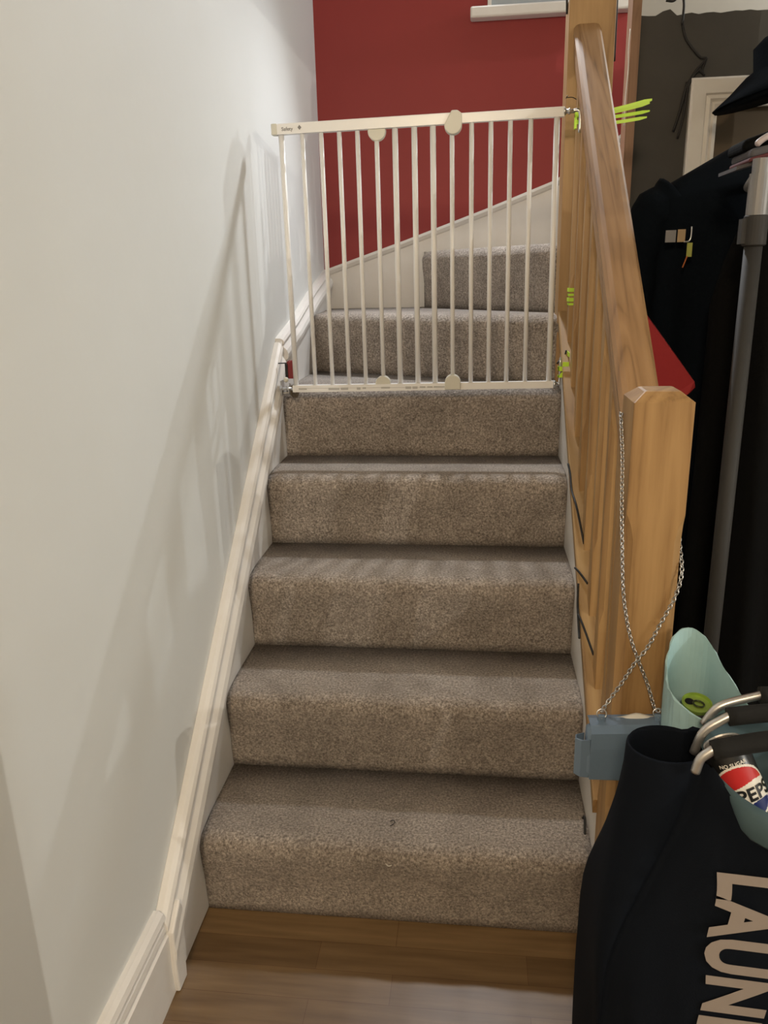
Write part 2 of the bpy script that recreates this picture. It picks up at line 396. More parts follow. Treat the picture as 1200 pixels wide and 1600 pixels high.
# far stringer along the red wall
ft = [(-0.02, 1.335), (0.30, 1.437), (0.60, 1.538), (0.844, 1.626), (1.0, 1.71), (1.10, 1.79)]
bm = nb(); prism(bm, [(-0.02, 1.0)]+ft+[(1.10, 1.0)], 'y', 1.802, 1.83)
obj('wall_stringer', bm, M['gloss'], st)
bm = nb()
loft(bm, [[(x, y_, z+dz) for y_, dz in ((1.83, 0.012), (1.796, 0.010), (1.792, 0.0), (1.797, -0.012), (1.802, -0.016), (1.83, -0.016))] for x, z in ft])
obj('stringer_moulding', bm, M['gloss'], st)
# inner (right) string, white, down to the floor
def zb(y): return 0.345+0.84*y
bm = nb(); prism(bm, [(-0.008, 0), (-0.008, zb(-.008)-.026), (1.03, zb(1.03)-.026), (1.03, 0)], 'x', 0.8165, 0.845)
obj('inner_string', bm, M['gloss'], st)

# ================================================================== BANISTER
ban = thing('banister', 'honey pine banister with chamfered newel posts and balusters beside the stairs', 'banister', (0.861, -0.054, 0))
def octo(cx, cy, hx, hy, c, z):
    return [(cx-hx+c, cy-hy, z), (cx+hx-c, cy-hy, z), (cx+hx, cy-hy+c, z), (cx+hx, cy+hy-c, z),
            (cx+hx-c, cy+hy, z), (cx-hx+c, cy+hy, z), (cx-hx, cy+hy-c, z), (cx-hx, cy-hy+c, z)]
def post(name, cx, cy, hx, hy, lv, m):
    bm = nb(); loft(bm, [octo(cx, cy, hx-i, hy-i, c, z) for z, c, i in lv])
    return obj(name, bm, m, ban)
e = 0.0015
post('newel_post', 0.861, -0.054, 0.046, 0.046,
     [(0, e, 0), (0.345, e, 0), (0.36, .006, 0), (0.385, .0135, 0), (0.90, .0135, 0), (0.925, .009, 0), (0.945, e, 0), (1.126, e, 0), (1.1405, e, .018), (1.142, e, .022)], M['pine'])
post('newel_post', 0.865, 1.078, 0.060, 0.046,
     [(0, e, 0), (2.0, e, 0), (2.03, e, .02)], M['pine'])
# handrail
def zh(y): return 1.08+0.833*y
hp = [(-.020, 0), (.020, 0), (.029, -.003), (.035, -.012), (.035, -.026), (.030, -.031), (.030, -.038), (.033, -.045), (.033, -.072), (-.033, -.072), (-.033, -.045), (-.030, -.038), (-.030, -.031), (-.035, -.026), (-.035, -.012), (-.029, -.003)]
bm = nb(); sweep(bm, hp, (0.853, -0.012, zh(-.012)), (0.853, 1.034, zh(1.034)))
obj('handrail', bm, M['pine_rail'], ban)
bp_ = [(-.043, -.003), (-.040, 0), (.042, 0), (.045, -.003), (.045, -.030), (-.043, -.030)]
bm = nb(); sweep(bm, bp_, (0.850, -0.010, zb(-.010)), (0.850, 1.034, zb(1.034)))
obj('base_rail', bm, M['pine_base'], ban)
for y in (0.955, 0.826, 0.697, 0.568, 0.439, 0.310, 0.181, 0.060):
    z0, z1 = zb(y)-.02, zh(y)-.045; b0, b1 = z0+0.15, z1-0.13; c = .009
    post('baluster', 0.845, y, 0.019, 0.019, [(z0, e, 0), (b0, e, 0), (b0+.012, .004, 0), (b0+.035, c, 0), (b1-.035, c, 0), (b1-.012, .004, 0), (b1, e, 0), (z1, e, 0)], M['pine'])

# ================================================================== STAIR GATE
GY = 0.87
g = thing('stair_gate', 'white metal bar stair gate spanning the stairs above the fifth step', 'stair gate', (0.42, GY, 1.012))
def zt(x): return 1.694+(x-0.04)*0.0155
def zg(x): return 1.018+(x-0.05)*0.008
bm = nb(); loft(bm, [[(x, GY-.011+a, zt(x)+b) for a, b in ((0,-.013),(0,.011),(.002,.013),(.018,.013),(.020,.011),(.020,-.013))] for x in (0.046, 0.512)])
obj('top_rail', bm, M['gate'], g)
bm = nb(); loft(bm, [[(x, GY-.008+a, zt(x)+b) for a, b in ((0,-.012),(0,.009),(.002,.011),(.014,.011),(.016,.009),(.016,-.012))] for x in (0.514, 0.786)])
obj('top_rail', bm, M['gate'], g)
bm = nb(); loft(bm, [[(x, GY-.011+a, zg(x)+b) for a, b in ((0,-.010),(0,.009),(.020,.009),(.020,-.010))] for x in (0.052, 0.506)])
obj('bottom_rail', bm, M['gate'], g)
bm = nb(); loft(bm, [[(x, GY-.008+a, zg(x)+b) for a, b in ((0,-.010),(0,.009),(.016,.009),(.016,-.010))] for x in (0.506, 0.786)])
obj('bottom_rail', bm, M['gate'], g)
bars = [(0.060,.0075),(0.116,.006),(0.166,.006),(0.214,.006),(0.262,.006),(0.312,.006),(0.360,.0075),(0.410,.0075),(0.458,.0075),(0.507,.006),(0.557,.006),(0.606,.006),(0.655,.006),(0.706,.006),(0.771,.0075)]
for x, r in bars:
    bm = nb(); cyl(bm, (x-.002, GY, zt(x)-.008), (x+.001, GY, zg(x)+.006), r, 16)
    obj('bar', bm, M['gate'], g, smooth=True)
bm = nb(); box(bm, 0.034, 0.050, GY-.0125, GY+.0105, zt(.04)-.014, zt(.04)+.014)
o = obj('end_cap', bm, M['gate2'], g); bevel(o, .003); o['label'] = 'ivory end cap'
def disc(x, z, r, y0, y1, sgn, extra=0.0):
    """half-disc locking cap, flat towards the rail"""
    pts = []
    for k in range(25):
        a = math.pi*k/24; pts.append((x-r*math.cos(a), z-sgn*r*math.sin(a)))
    pts = [(x-r, z+sgn*extra)] + pts + [(x+r, z+sgn*extra)]
    if extra > 0.03:   # domed over the rail
        pts = [(x-.004, z+sgn*extra)] + pts[1:-1] + [(x+r, z+sgn*(extra-.008)), (x+r*.5, z+sgn*extra)]
    bm = nb(); prism(bm, pts, 'y', y0, y1)
    o = obj('locking_disc', bm, M['gate2'], g); bevel(o, .0025, 3); o['label'] = 'ivory plastic locking disc'
disc(0.311, zt(.311)-.019, .0232, GY-.009, GY+.012, 1, .006)
disc(0.508, zt(.508)-.016, .0225, GY-.018, GY+.012, 1, .033)
disc(0.312, zg(.312)+.010, .0215, GY-.009, GY+.012, -1, .004)
disc(0.508, zg(.508)+.010, .0220, GY-.018, GY+.012, -1, .019)
# printed marks
bm = nb(); x = 0.07
rnd = random.Random(5)
while x < 0.50:
    w = rnd.uniform(.006, .034)
    if rnd.random() < .8: box(bm, x, x+w, GY-.0122, GY-.0108, zg(x)-.003-(.002 if rnd.random()<.5 else 0), zg(x)+.0015)
    x += w+rnd.uniform(.003, .008)
box(bm, 0.07, 0.50, GY-.0121, GY-.0109, zg(.28)-.0006, zg(.28)+.0002)
o = obj('printed_label', bm, mat('faint_grey_print', (0.50, 0.49, 0.47), 0.6), g); o['label'] = 'faint grey printed strip'
bm = text_bm('Safety', 0.01, 0.0)
map_bm(bm, lambda v: Vector((0.062+v.x*.0125, GY-.0118, zt(.07)-.005+v.y*.0125)))
prism(bm, [(0.105, zt(.1)+.001), (0.110, zt(.1)+.007), (0.115, zt(.1)+.001), (0.110, zt(.1)-.005)], 'y', GY-.0118, GY-.0108)
o = obj('logo', bm, M['print'], g); o['label'] = 'small black printed maker mark'
# fixings
bm = nb(); tube(bm, [(0.784, GY, zt(.79)), (0.791, GY, zt(.79))], [.011, .008], 16); cyl(bm, (0.788, GY, zt(.79)), (0.812, GY, zt(.79)), .005, 12)
cyl(bm, (0.797, GY, zt(.79)), (0.800, GY, zt(.79)), .0075, 12)
tube(bm, spline([(0.806, GY, zt(.79)), (0.820, GY-.002, zt(.79)+.001), (0.826, GY-.002, zt(.79)-.010), (0.826, GY-.002, zt(.79)-.050)], 5), .0045, 10)
o = obj('mounting_hook', bm, M['steel'], g, smooth=True); o['label'] = 'zinc threaded hook at the top right'
bm = nb(); box(bm, 0.784, 0.792, GY-.009, GY+.009, zg(.79)-.010, zg(.79)+.009); cyl(bm, (0.788, GY, zg(.79)), (0.797, GY, zg(.79)), .0058, 12)
tube(bm, spline([(0.788, GY, zg(.79)), (0.798, GY, zg(.79)), (0.8015, GY-.002, zg(.79)+.006), (0.8015, GY-.004, zg(.79)+.072)], 5), .0036, 10)
o = obj('mounting_hook', bm, M['steel'], g, smooth=True); o['label'] = 'zinc L-shaped hook at the bottom right'
bm = nb(); cyl(bm, (0.018, GY, 1.016), (0.056, GY, 1.016), .005, 12); cyl(bm, (0.014, GY, 1.016), (0.020, GY, 1.016), .011, 6); cyl(bm, (0.030, GY, 1.016), (0.033, GY, 1.016), .009, 6); cyl(bm, (0.041, GY-.002, 1.016), (0.043, GY-.002, 1.016), .017, 20)
o = obj('mounting_bolt', bm, M['steel'], g, smooth=False); o['label'] = 'steel bolt and nuts at the bottom left'
# wall bracket and wedge at the bottom left
wb = thing('wall_bracket', 'small steel bracket with knurled washers screwed to the left stringer at the gate foot', 'bracket', (0.014, 0.885, 1.005))
bm = nb(); box(bm, 0.0145, 0.0175, 0.868, 0.905, 0.998, 1.040); cyl(bm, (0.0175, 0.884, 1.004), (0.052, 0.890, 1.004), .006, 12)
obj('plate', bm, M['steel'], wb)
bm = nb(); lathe(bm, [(.010, 0), (.019, .001), (.019, .007), (.010, .008)], Matrix.Translation((0.046, 0.892, 1.006)) @ Matrix.Rotation(R(80), 4, 'Y') @ Matrix.Rotation(R(20), 4, 'X'), 18)
obj('washer', bm, mat('tarnished_brass', (0.20, 0.16, 0.11), .4, .8), wb)
bm = nb(); bmesh.ops.create_uvsphere(bm, u_segments=14, v_segments=9, radius=.0075, matrix=Matrix.Translation((0.033, 0.866, 1.043)))
o = obj('knob', bm, M['gate2'], wb, smooth=True); o['label'] = 'cream plastic knob'
bm = nb(); prism(bm, [(0.034, 1.043), (0.031, 1.090), (0.036, 1.094), (0.040, 1.089), (0.044, 1.095), (0.0505, 1.088), (0.0505, 1.043)], 'y', 0.892, 0.915)
wd = thing('packing_wedge', 'dark red plastic packing piece between left stringer and gate', 'spacer', (0.042, 0.90, 1.043))
obj('wedge', bm, M['redpl'], wd)
bm = nb(); box(bm, 0.026, 0.0335, 0.888, 0.912, 1.043, 1.086); cyl(bm, (0.004, 0.9, 1.086), (0.030, 0.9, 1.087), .0016, 8)
o = obj('clip', bm, M['blk'], wd); o['label'] = 'black clip with pin'

# ================================================================== LIME ZIP TIES
def strap(bm, cx, cy, hx, hy, z, w, t=.0022):
    prof = [(0, -w/2), (t, -w/2), (t, w/2), (0, w/2)]
    L = []
    for sx, sy in ((-1, -1), (1, -1), (1, 1), (-1, 1)):
        L.append([(cx+sx*(hx+a), cy+sy*(hy+a), z+b) for a, b in prof])
    loft(bm, L, cap=False, closed=True)
lt = thing('zip_tie', 'long lime zip ties holding the gate top, tails sticking out past the handrail', 'zip tie', (0.845, 0.94, 1.69), 'lime zip ties')
bm = nb(); strap(bm, 0.845, 0.955, .0195, .0195, 1.708, .012); strap(bm, 0.845, 0.955, .0195, .0195, 1.690, .010)
box(bm, 0.8185, 0.832, 0.918, 0.934, 1.700, 1.717); box(bm, 0.8185, 0.823, 0.912, 0.934, 1.672, 1.708)
obj('band', bm, M['lime'], lt)
for (a, b, w) in (((0.862, .935, 1.706), (1.007, .915, 1.731), .011), ((0.862, .936, 1.696), (1.006, .93, 1.708), .008), ((0.862, .938, 1.703), (1.000, .905, 1.722), .008), ((0.862, .935, 1.682), (0.998, .92, 1.692), .008)):
    a = Vector(a); b = Vector(b); n = 8; bm = nb(); L = []
    for i in range(n+1):
        p = a.lerp(b, i/n); p.z += -.002*math.sin(math.pi*i/n); ww = w*(1 if i < n else .45)
        L.append([(p.x, p.y-.0008, p.z-ww/2), (p.x, p.y+.0008, p.z-ww/2), (p.x, p.y+.0008, p.z+ww/2), (p.x, p.y-.0008, p.z+ww/2)])
    loft(bm, L); obj('tail', bm, M['lime'], lt)
t2 = thing('zip_tie', 'pair of short lime zip ties round the uppermost baluster at mid height', 'zip tie', (0.845, 0.955, 1.25), 'lime zip ties')
bm = nb()
for z, w in ((1.272, .010), (1.259, .006), (1.246, .010), (1.234, .006)): strap(bm, 0.845, 0.955, .0195 if w > .008 else .018, .0195 if w > .008 else .018, z, w)
obj('band', bm, M['lime'], t2)
t3 = thing('zip_tie', 'lime zip ties holding the bottom right hook of the gate', 'zip tie', (0.835, 0.92, 1.07), 'lime zip ties')
bm = nb()
for y_, z_, w_ in ((.862, 1.067, .012), (.862, 1.046, .006)):
    box(bm, .7955, .8065, y_-.006, y_-.0035, z_-w_/2, z_+w_/2); box(bm, .7955, .7975, y_-.006, y_+.012, z_-w_/2, z_+w_/2)
    box(bm, .8065, .8235, y_-.006, y_-.0035, z_+.012-w_/2, z_+.012+w_/2)
prism(bm, [(.800, 1.052), (.806, 1.058), (.812, 1.052), (.811, 1.044), (.802, 1.043)], 'y', .8545, .8565)
box(bm, .8225, .8245, .856, .936, 1.098, 1.110)
obj('band', bm, M['lime'], t3)

# black cords tied along the base rail
def cord(label, *paths):
    bm = nb()
    for p in paths: tube(bm, spline(p, 5), .0026, 7)
    o = obj('cord', bm, M['blk'], None, smooth=True); return tag(o, label, 'cord', 'black cords on the banister')
cord('black cord with a knot beside the bottom right gate hook', [(0.795, .885, 1.078), (0.808, .90, 1.092), (0.816, .90, 1.092), (0.819, .885, 1.075), (0.822, .862, 1.060), (0.835, .855, 1.035)], [(0.816, .90, 1.092), (0.820, .905, 1.112)])
cord('black cord draped over the base rail level with the fourth step', [(0.803, .602, .862), (0.806, .575, .842), (0.806, .53, .812), (0.812, .47, .787), (0.827, .425, .712)])
cord('short black cord stub just above the forked cord', [(0.803, .385, .668), (0.812, .37, .662), (0.828, .345, .645)])
cord('forked black cord tied at the base rail beside the third step', [(0.806, .338, .648), (0.804, .318, .610), (0.803, .296, .592)], [(0.803, .296, .592), (0.803, .270, .565), (0.802, .250, .555)], [(0.803, .296, .592), (0.812, .262, .575), (0.828, .212, .535)])
cord('black cord hooked round the foot of the newel post under the handbag', [(0.806, .090, .215), (0.808, .078, .222), (0.807, .035, .180), (0.8125, -.055, .195), (0.8135, -.095, .200), (0.835, -.102, .205), (0.86, -.102, .206)], [(0.8125, -.055, .195), (0.811, -.03, .165), (0.810, -.01, .150)])

# thin brown wire loop at the gate's top right
bm = nb(); tube(bm, spline([(0.789, GY, 1.735), (0.793, GY+.005, 1.742), (0.80, .95, 1.752), (0.815, .968, 1.755), (0.826, .97, 1.75)], 6), .0011, 6)
tag(obj('wire', bm, M['blk'], None, smooth=True), 'thin dark wire from the gate top right corner to the banister', 'wire')

# ================================================================== HANDBAG on chain
hb = thing('handbag', 'small pale blue handbag hanging by a silver chain from the newel post', 'handbag', (0.82, -0.15, 0.485))
bm = nb()
def hbp(u, v, d):      # u along width 0..1, v height 0..1, d depth towards camera
    return Vector((0.765+0.118*u, -0.125-d+(0.012*u), 0.486+0.104*v-0.006*u*(1-v)))
L = []
for u in [i/14 for i in range(15)]:
    ring = []
    for k in range(20):
        a = 2*math.pi*k/20; dd = .023+.024*math.copysign(abs(math.cos(a))**.6, math.cos(a)); vv = .5+.5*math.copysign(abs(math.sin(a))**.55, math.sin(a))
        s_e = 1-.12*(abs(2*u-1)**8)
        ring.append(hbp(u, .5+(vv-.5)*s_e, .023+(dd-.023)*s_e*(0.75+.25*(1-vv))))
    L.append(ring)
loft(bm, L); obj('body', bm, M['bluepu'], hb, smooth=True)
bm = nb(); L = []
for u in (0.03, .5, 1.0):
    ring = []
    path = [(1.0, -.003), (1.035, .012), (1.03, .035), (.96, .050), (.7, .0525), (.45, .052), (.12, .050)]
    inner = [(a-.02 if i < 3 else a, b-.0022) for i, (a, b) in enumerate(path)][::-1]
    ring = [hbp(u, a, b) for a, b in path+inner]
    L.append(ring)
loft(bm, L); o = obj('flap', bm, M['bluepu'], hb, smooth=False)
bm = nb(); L = []    # folded side gusset
for t, (u, d, w) in enumerate([(0.03, .042, 0), (-.09, .040, 0), (-.17, .030, 0), (-.15, .016, 0), (-.03, .008, 0)]):
    L.append([hbp(u, .10, d), hbp(u, .80-.06*t*.3, d), hbp(u+.02, .80-.06*t*.3, d-.002), hbp(u+.02, .10, d-.002)])
loft(bm, L); obj('gusset', bm, M['bluepu'], hb)
for u in (0.20, 1.0):
    bm = nb(); p = hbp(u, 1.0, .02); box(bm, p.x-.006, p.x+.006, p.y-.004, p.y+.004, p.z-.012, p.z+.014)
    o = obj('strap_tab', bm, M['bluepu'], hb); bevel(o, .002)
    bm = nb(); q = p+Vector((0, 0, .016)); tube(bm, [q+Vector((.008*math.cos(a), .003*math.sin(a), .007*math.sin(a))) for a in [2*math.pi*k/16 for k in range(16)]], .0012, 7, closed=True)
    obj('ring', bm, M['steel'], hb, smooth=True)
bm = nb(); L = []
for i in range(11):
    u = i/10; z = 1.03+.10*math.exp(-((u-.62)/.22)**2)*.7
    L.append([hbp(.28+.70*u, .98, .004), hbp(.28+.70*u, z, .010), hbp(.28+.70*u, z-.02, .015), hbp(.28+.70*u, .98, .02)])
loft(bm, L); o = obj('tissue', bm, M['tissue'], hb, smooth=True); o['label'] = 'white tissue poking out of the bag'
def chain(bm, path, pitch=.0066, r=.00095, a=.0048, b=.0030):
    P = spline(path, 14); acc = 0; k = 0; last = P[0]
    for i in range(1, len(P)):
        seg = (P[i]-P[i-1]); ln = seg.length; d = seg.normalized()
        while acc <= ln:
            c = P[i-1]+d*acc
            side = d.cross(Vector((0, 1, 0))).normalized(); nn = d.cross(side).normalized()
            an = (0.75 if k % 2 == 0 else -0.75)
            s2 = side*math.cos(an)+nn*math.sin(an)
            tube(bm, [c+d*a*math.cos(2*math.pi*t/10)+s2*b*math.sin(2*math.pi*t/10) for t in range(10)], r, 5, closed=True)
            k += 1; acc += pitch
        acc -= ln
bm = nb()
chain(bm, [(0.90, -.000, .93), (0.86, -.003, 1.0), (0.822, -.004, 1.06), (0.811, -.02, 1.095), (0.8105, -.06, 1.03), (0.8095, -.085, .96), (0.811, -.100, .90), (0.817, -.1035, .82), (0.826, -.105, .765),
           (0.838, -.106, .72), (0.853, -.108, .682), (0.868, -.112, .645), (0.878, -.125, .612), hbp(1.0, 1.0, .02)+Vector((0, 0, .020))])
chain(bm, [(0.90, -.000, .93), (0.911, -.03, .925), (0.911, -.07, .88), (0.9095, -.099, .845), (0.900, -.106, .805), (0.88, -.1075, .757), (0.862, -.110, .715), (0.845, -.112, .690), (0.825, -.112, .65), (0.805, -.115, .617), (0.794, -.125, .605), hbp(0.20, 1.0, .02)+Vector((0, 0, .020))])
obj('chain', bm, M['steel'], hb, smooth=True)

# ================================================================== LAUNDRY BAG
lb = thing('laundry_bag', 'tall navy laundry bag with teal lining and large taupe lettering, standing beside the newel post', 'laundry bag', (0.98, -0.40, 0))
def outline(t):
    """plan outline, 64 points; t=0 floor, t=1 rim. Left lobe + main body"""
    top = [(1.03+.155*math.cos(a), -.39+.128*math.sin(a)) for a in [R(x) for x in range(-150, 151, 10)]]   # main circle, ccw from front-left round right to back-left
    n1 = len(top)
    lobe = [(.832+.052*math.cos(a), -.386+.046*math.sin(a)) for a in [R(x) for x in range(50, 311, 10)]]
    P1_ = top+lobe
    bot = [(1.0+.235*math.copysign(abs(math.cos(a))**.5, math.cos(a)), -.385+.12*math.copysign(abs(math.sin(a))**.5, math.sin(a))) for a in [R(x) for x in range(-130, 131, 9)]]
    n = len(P1_)
    def resample(P, m, s0):
        P = P+[P[0]]; d = [0]
        for i in range(1, len(P)): d.append(d[-1]+math.dist(P[i], P[i-1]))
        out = []
        for k in range(m):
            s = d[-1]*k/m; i = max(j for j in range(len(d)) if d[j] <= s+1e-9); i = min(i, len(P)-2)
            q = (s-d[i])/(d[i+1]-d[i]) if d[i+1] > d[i] else 0
            out.append((P[i][0]*(1-q)+P[i+1][0]*q, P[i][1]*(1-q)+P[i+1][1]*q))
        return out
    A_ = resample(P1_, 96, 0)
    B_ = []
    for k, (x, y) in enumerate(A_):          # matching angle on the bottom box
        a = math.atan2((y+.386)*1.9, x-.99)
        ca, sa = math.cos(a), math.sin(a); q = .42
        B_.append((.985+.245*math.copysign(abs(ca)**q, ca), -.385+.120*math.copysign(abs(sa)**q, sa)))
    w = t*t*(3-2*t) if t > 0 else 0
    w = max(0, min(1, (t-.55)/.45)); w = w*w*(3-2*w)
    return [(b[0]*(1-w)+a[0]*w, b[1]*(1-w)+a[1]*w) for a, b in zip(A_, B_)]
def rimz(x, y):
    z = .708 if x < .885 else .70
    if x >= .885: z = .70-.035*max(0, min(1, (-y-.40)/.12))
    return z
bm = nb(); L = []
for t in [i/22 for i in range(23)]:
    ol = outline(t); row = []
    for k, (x, y) in enumerate(ol):
        z = t*rimz(x, y)
        wob = .004*math.sin(k*.55+z*9)*math.sin(math.pi*t)*(1 if (x < .86 or x > 1.12) else .15)
        dx, dy = x-.985, y+.385; l = math.hypot(dx, dy)
        row.append((x+dx/l*wob, y+dy/l*wob, z))
    L.append(row)
olt = outline(1.0)
vs = [[bm.verts.new(p) for p in l] for l in L]
def inset_row(ol, s, dz):
    out = []
    for x, y in ol:
        cx, cy = ((.832, -.386) if x < .884 else (1.03, -.39))
        out.append((cx+(x-cx)*s, cy+(y-cy)*s, rimz(x, y)-dz))
    return out
for s, dz in ((.96, -.003), (.92, .004), (.90, .05), (.86, .12)): vs.append([bm.verts.new(p) for p in inset_row(olt, s, dz)])
for i in range(len(vs)-1):
    for j in range(96): bm.faces.new((vs[i][j], vs[i][(j+1) % 96], vs[i+1][(j+1) % 96], vs[i+1][j]))
bm.faces.new(vs[0][::-1]); bm.faces.new(vs[-1])
obj('body', bm, M['navy'], lb, smooth=True)
# teal lining cuff turned out over the rim of the main opening
bm = nb(); L = []
cuff = [(-.020, -.10), (-.016, -.03), (-.010, -.004), (.000, .006), (.009, .001), (.013, -.012), (.013, -.030), (.009, -.036), (.004, -.03)]
for k in range(72):
    a = 2*math.pi*k/72; cx, cy = 1.03, -.39
    row = []
    tp = max(0, min(1, (-math.cos(a)-.72)/.22)); tp = tp*tp*(3-2*tp)
    for d_, h in cuff:
        if d_ > 0: d_ *= 1-.9*tp; h = h*(1-tp)+.004*tp
        r1, r2 = .150+d_, .125+d_; x, y = cx+r1*math.cos(a), cy+r2*math.sin(a)
        row.append((x, y, rimz(max(x, .886), y)+h+.002*math.sin(5*a)))
    L.append(row)
v2 = [[bm.verts.new(p) for p in l] for l in L]
for i in range(72):
    for j in range(len(cuff)-1): bm.faces.new((v2[i][j], v2[i][j+1], v2[(i+1) % 72][j+1], v2[(i+1) % 72][j]))
bot = [v2[i][0] for i in range(72)]; bm.faces.new(bot)
o = obj('lining', bm, M['teal'], lb, smooth=True); o['label'] = 'teal lining turned over the rim'
# handles
def handle(base, apex, end_x, y, z_end):
    p = spline([(base[0], y, base[1]), ((base[0]*.72+apex[0]*.28), y, base[1]+(apex[1]-base[1])*.60), apex and (apex[0], y, apex[1])], 6)
    h = thing_part = None
    bm = nb()
    right = [(end_x*2-q.x, q.y, q.z) for q in p][::-1]
    full = p+[(apex[0]+(end_x-apex[0])*t, y, apex[1]+(z_end-apex[1])*math.sin(t*math.pi/2)) for t in (.3, .6, 1)]+[(2*end_x-(apex[0]+(end_x-apex[0])*t), y, apex[1]+(z_end-apex[1])*math.sin(t*math.pi/2)) for t in (.6, .3)]+right
    tube(bm, full, .0062, 12)
    ho = obj('handle', bm, M['alu'], lb, smooth=True); ho['label'] = 'aluminium loop handle'
    bm = nb()
    tube(bm, [(apex[0]+(end_x-apex[0])*t, y, apex[1]+(z_end-apex[1])*math.sin(t*math.pi/2)) for t in (0.0, .1, .3, .6, 1)]+[(2*end_x-(apex[0]+(end_x-apex[0])*t), y, apex[1]+(z_end-apex[1])*math.sin(t*math.pi/2)) for t in (.6, .3, 0.0)], .0125, 14)
    gp = obj('grip', bm, M['foam'], ho, smooth=True); gp['label'] = 'black foam grip'
handle((0.905, .690), (0.977, .740), 1.05, -.300, .742)
handle((0.872, .690), (0.911, .748), 1.03, -.375, .762)
handle((0.856, .705), (0.874, .738), 1.02, -.440, .765)
# lettering
bm = text_bm('LAUNDRY', 0.042, 0.0)
xs = [v.co.x for v in bm.verts]; ys = [v.co.y for v in bm.verts]
x0, x1, y0, y1 = min(xs), max(xs), min(ys), max(ys)
bmesh.ops.subdivide_edges(bm, edges=bm.edges[:], cuts=2)
def lay(v):
    u = (v.x-x0)/(x1-x0); w = (v.y-y0)/(y1-y0)
    z = .610-.40*u-.006*w; x = .872+.082*w+.003*math.sin(u*17)
    return Vector((x, -.5075, z))
map_bm(bm, lay)
o = obj('lettering', bm, M['letter'], lb); o['label'] = 'taupe printed word reading downwards'

# ------------------------------------------------------------------ cans
def can(bm_r, h, name, label, mtx, mats, cat='drinks can'):
    c = thing(name, label, cat, mtx.translation, None)
    bm = nb(); r = bm_r
    lathe(bm, [(r*.76, 0), (r*.80, .002), (r, .011), (r, h-.012), (r*.86, h-.006), (r*.80, h-.006)], mtx, 32)
    obj('can_body', bm, mats[0], c, smooth=True)
    bm = nb(); lathe(bm, [(r*.85, h-.006), (r*.88, h-.001), (r*.87, h+.001), (r*.83, h+.001), (r*.80, h-.003), (r*.3, h-.003)], mtx, 32)
    obj('lid', bm, mats[1], c, smooth=False)
    bm = nb(); L = []
    pts = [mtx @ Vector((.0025+.0085*math.cos(a)*(1), .0065*math.sin(a), h-.001)) for a in [2*math.pi*k/14 for k in range(14)]]
    tube(bm, pts, .0014, 6, closed=True); o = obj('ring_pull', bm, mats[2], c, smooth=True)
    bm = nb(); lathe(bm, [(.007, h-.0028), (.007, h-.0022)], mtx @ Matrix.Translation((-.011, 0, 0)), 16)
    obj('opening', bm, M['inner'], c)
    return c
LG = mat('lime_can_lid', (0.36, 0.50, 0.10), 0.3, .6)
CB = mat('black_can', (0.012, 0.012, 0.012), 0.3)
can(.0255, .15, 'drinks_can', 'energy drink can with a lime green lid in the mint bag',
    Matrix.Translation((0.914, -0.200, 0.538)) @ Matrix.Rotation(R(12), 4, 'X') @ Matrix.Rotation(R(-30), 4, 'Z'), (CB, LG, mat('dark_ring_pull', (0.05, 0.06, 0.03), .3, .7)))

def cola_mat():
    m = bpy.data.materials.new('cola_can_print'); m.use_nodes = True; nt = m.node_tree
    b = nt.nodes['Principled BSDF']; b.inputs['Roughness'].default_value = .3
    return m
cm = Matrix.Translation((0.948, -0.432, 0.615)) @ Matrix.Rotation(R(-24), 4, 'Y') @ Matrix.Rotation(R(-14), 4, 'X')
cc = thing('cola_can', 'black, white, red and blue cola can lying tilted in the open laundry bag', 'drinks can', cm.translation)
r_ = .029
bm = nb(); lathe(bm, [(r_*.8, 0), (r_, .01), (r_, .112), (r_*.86, .121), (r_*.84, .124)], cm, 40)
obj('can_body', bm, CB, cc, smooth=True)
bm = nb(); lathe(bm, [(r_*.86, .124), (r_*.86, .126), (r_*.8, .123), (r_*.2, .123)], cm, 32); obj('lid', bm, M['alu'], cc)
def patch(fn, name, m, lift, u0, u1, v0, v1, nu=40, nv=30):
    """printed area on the can: u = arc metres, v = height; fn(u,v) -> inside"""
    bm = nb(); cache = {}
    def V(i, j):
        if (i, j) not in cache:
            u = u0+(u1-u0)*i/nu; v = v0+(v1-v0)*j/nv; a = u/r_-math.pi/2
            cache[(i, j)] = bm.verts.new(cm @ Vector(((r_+lift)*math.cos(a), (r_+lift)*math.sin(a), v)))
        return cache[(i, j)]
    for i in range(nu):
        for j in range(nv):
            u = u0+(u1-u0)*(i+.5)/nu; v = v0+(v1-v0)*(j+.5)/nv
            if fn(u, v): bm.faces.new((V(i, j), V(i+1, j), V(i+1, j+1), V(i, j+1)))
    return obj(name, bm, m, cc, smooth=True)
CW, CR, CBL = mat('can_white', (.78, .75, .68), .35), mat('can_red', (.50, .02, .02), .35), mat('can_blue', (.01, .02, .12), .35)
Rr = .034; cv = .066
patch(lambda u, v: u*u+(v-cv)**2 < (Rr+.003)**2, 'roundel', CW, .0003, -.038, .038, cv-.038, cv+.038, 80, 80)
patch(lambda u, v: u*u+(v-cv)**2 < Rr**2 and v > cv+.009+.003*math.sin(u*90), 'roundel', CR, .0006, -.038, .038, cv-.038, cv+.038, 80, 80)
patch(lambda u, v: u*u+(v-cv)**2 < Rr**2 and v < cv-.017+.003*math.sin(u*90), 'roundel', CBL, .0006, -.038, .038, cv-.038, cv+.038, 80, 80)
bm = text_bm('PEPSI', 0.03, 0.0)
bmesh.ops.subdivide_edges(bm, edges=bm.edges[:], cuts=2)
xs = [v.co.x for v in bm.verts]; mnx, mxx = min(xs), max(xs)
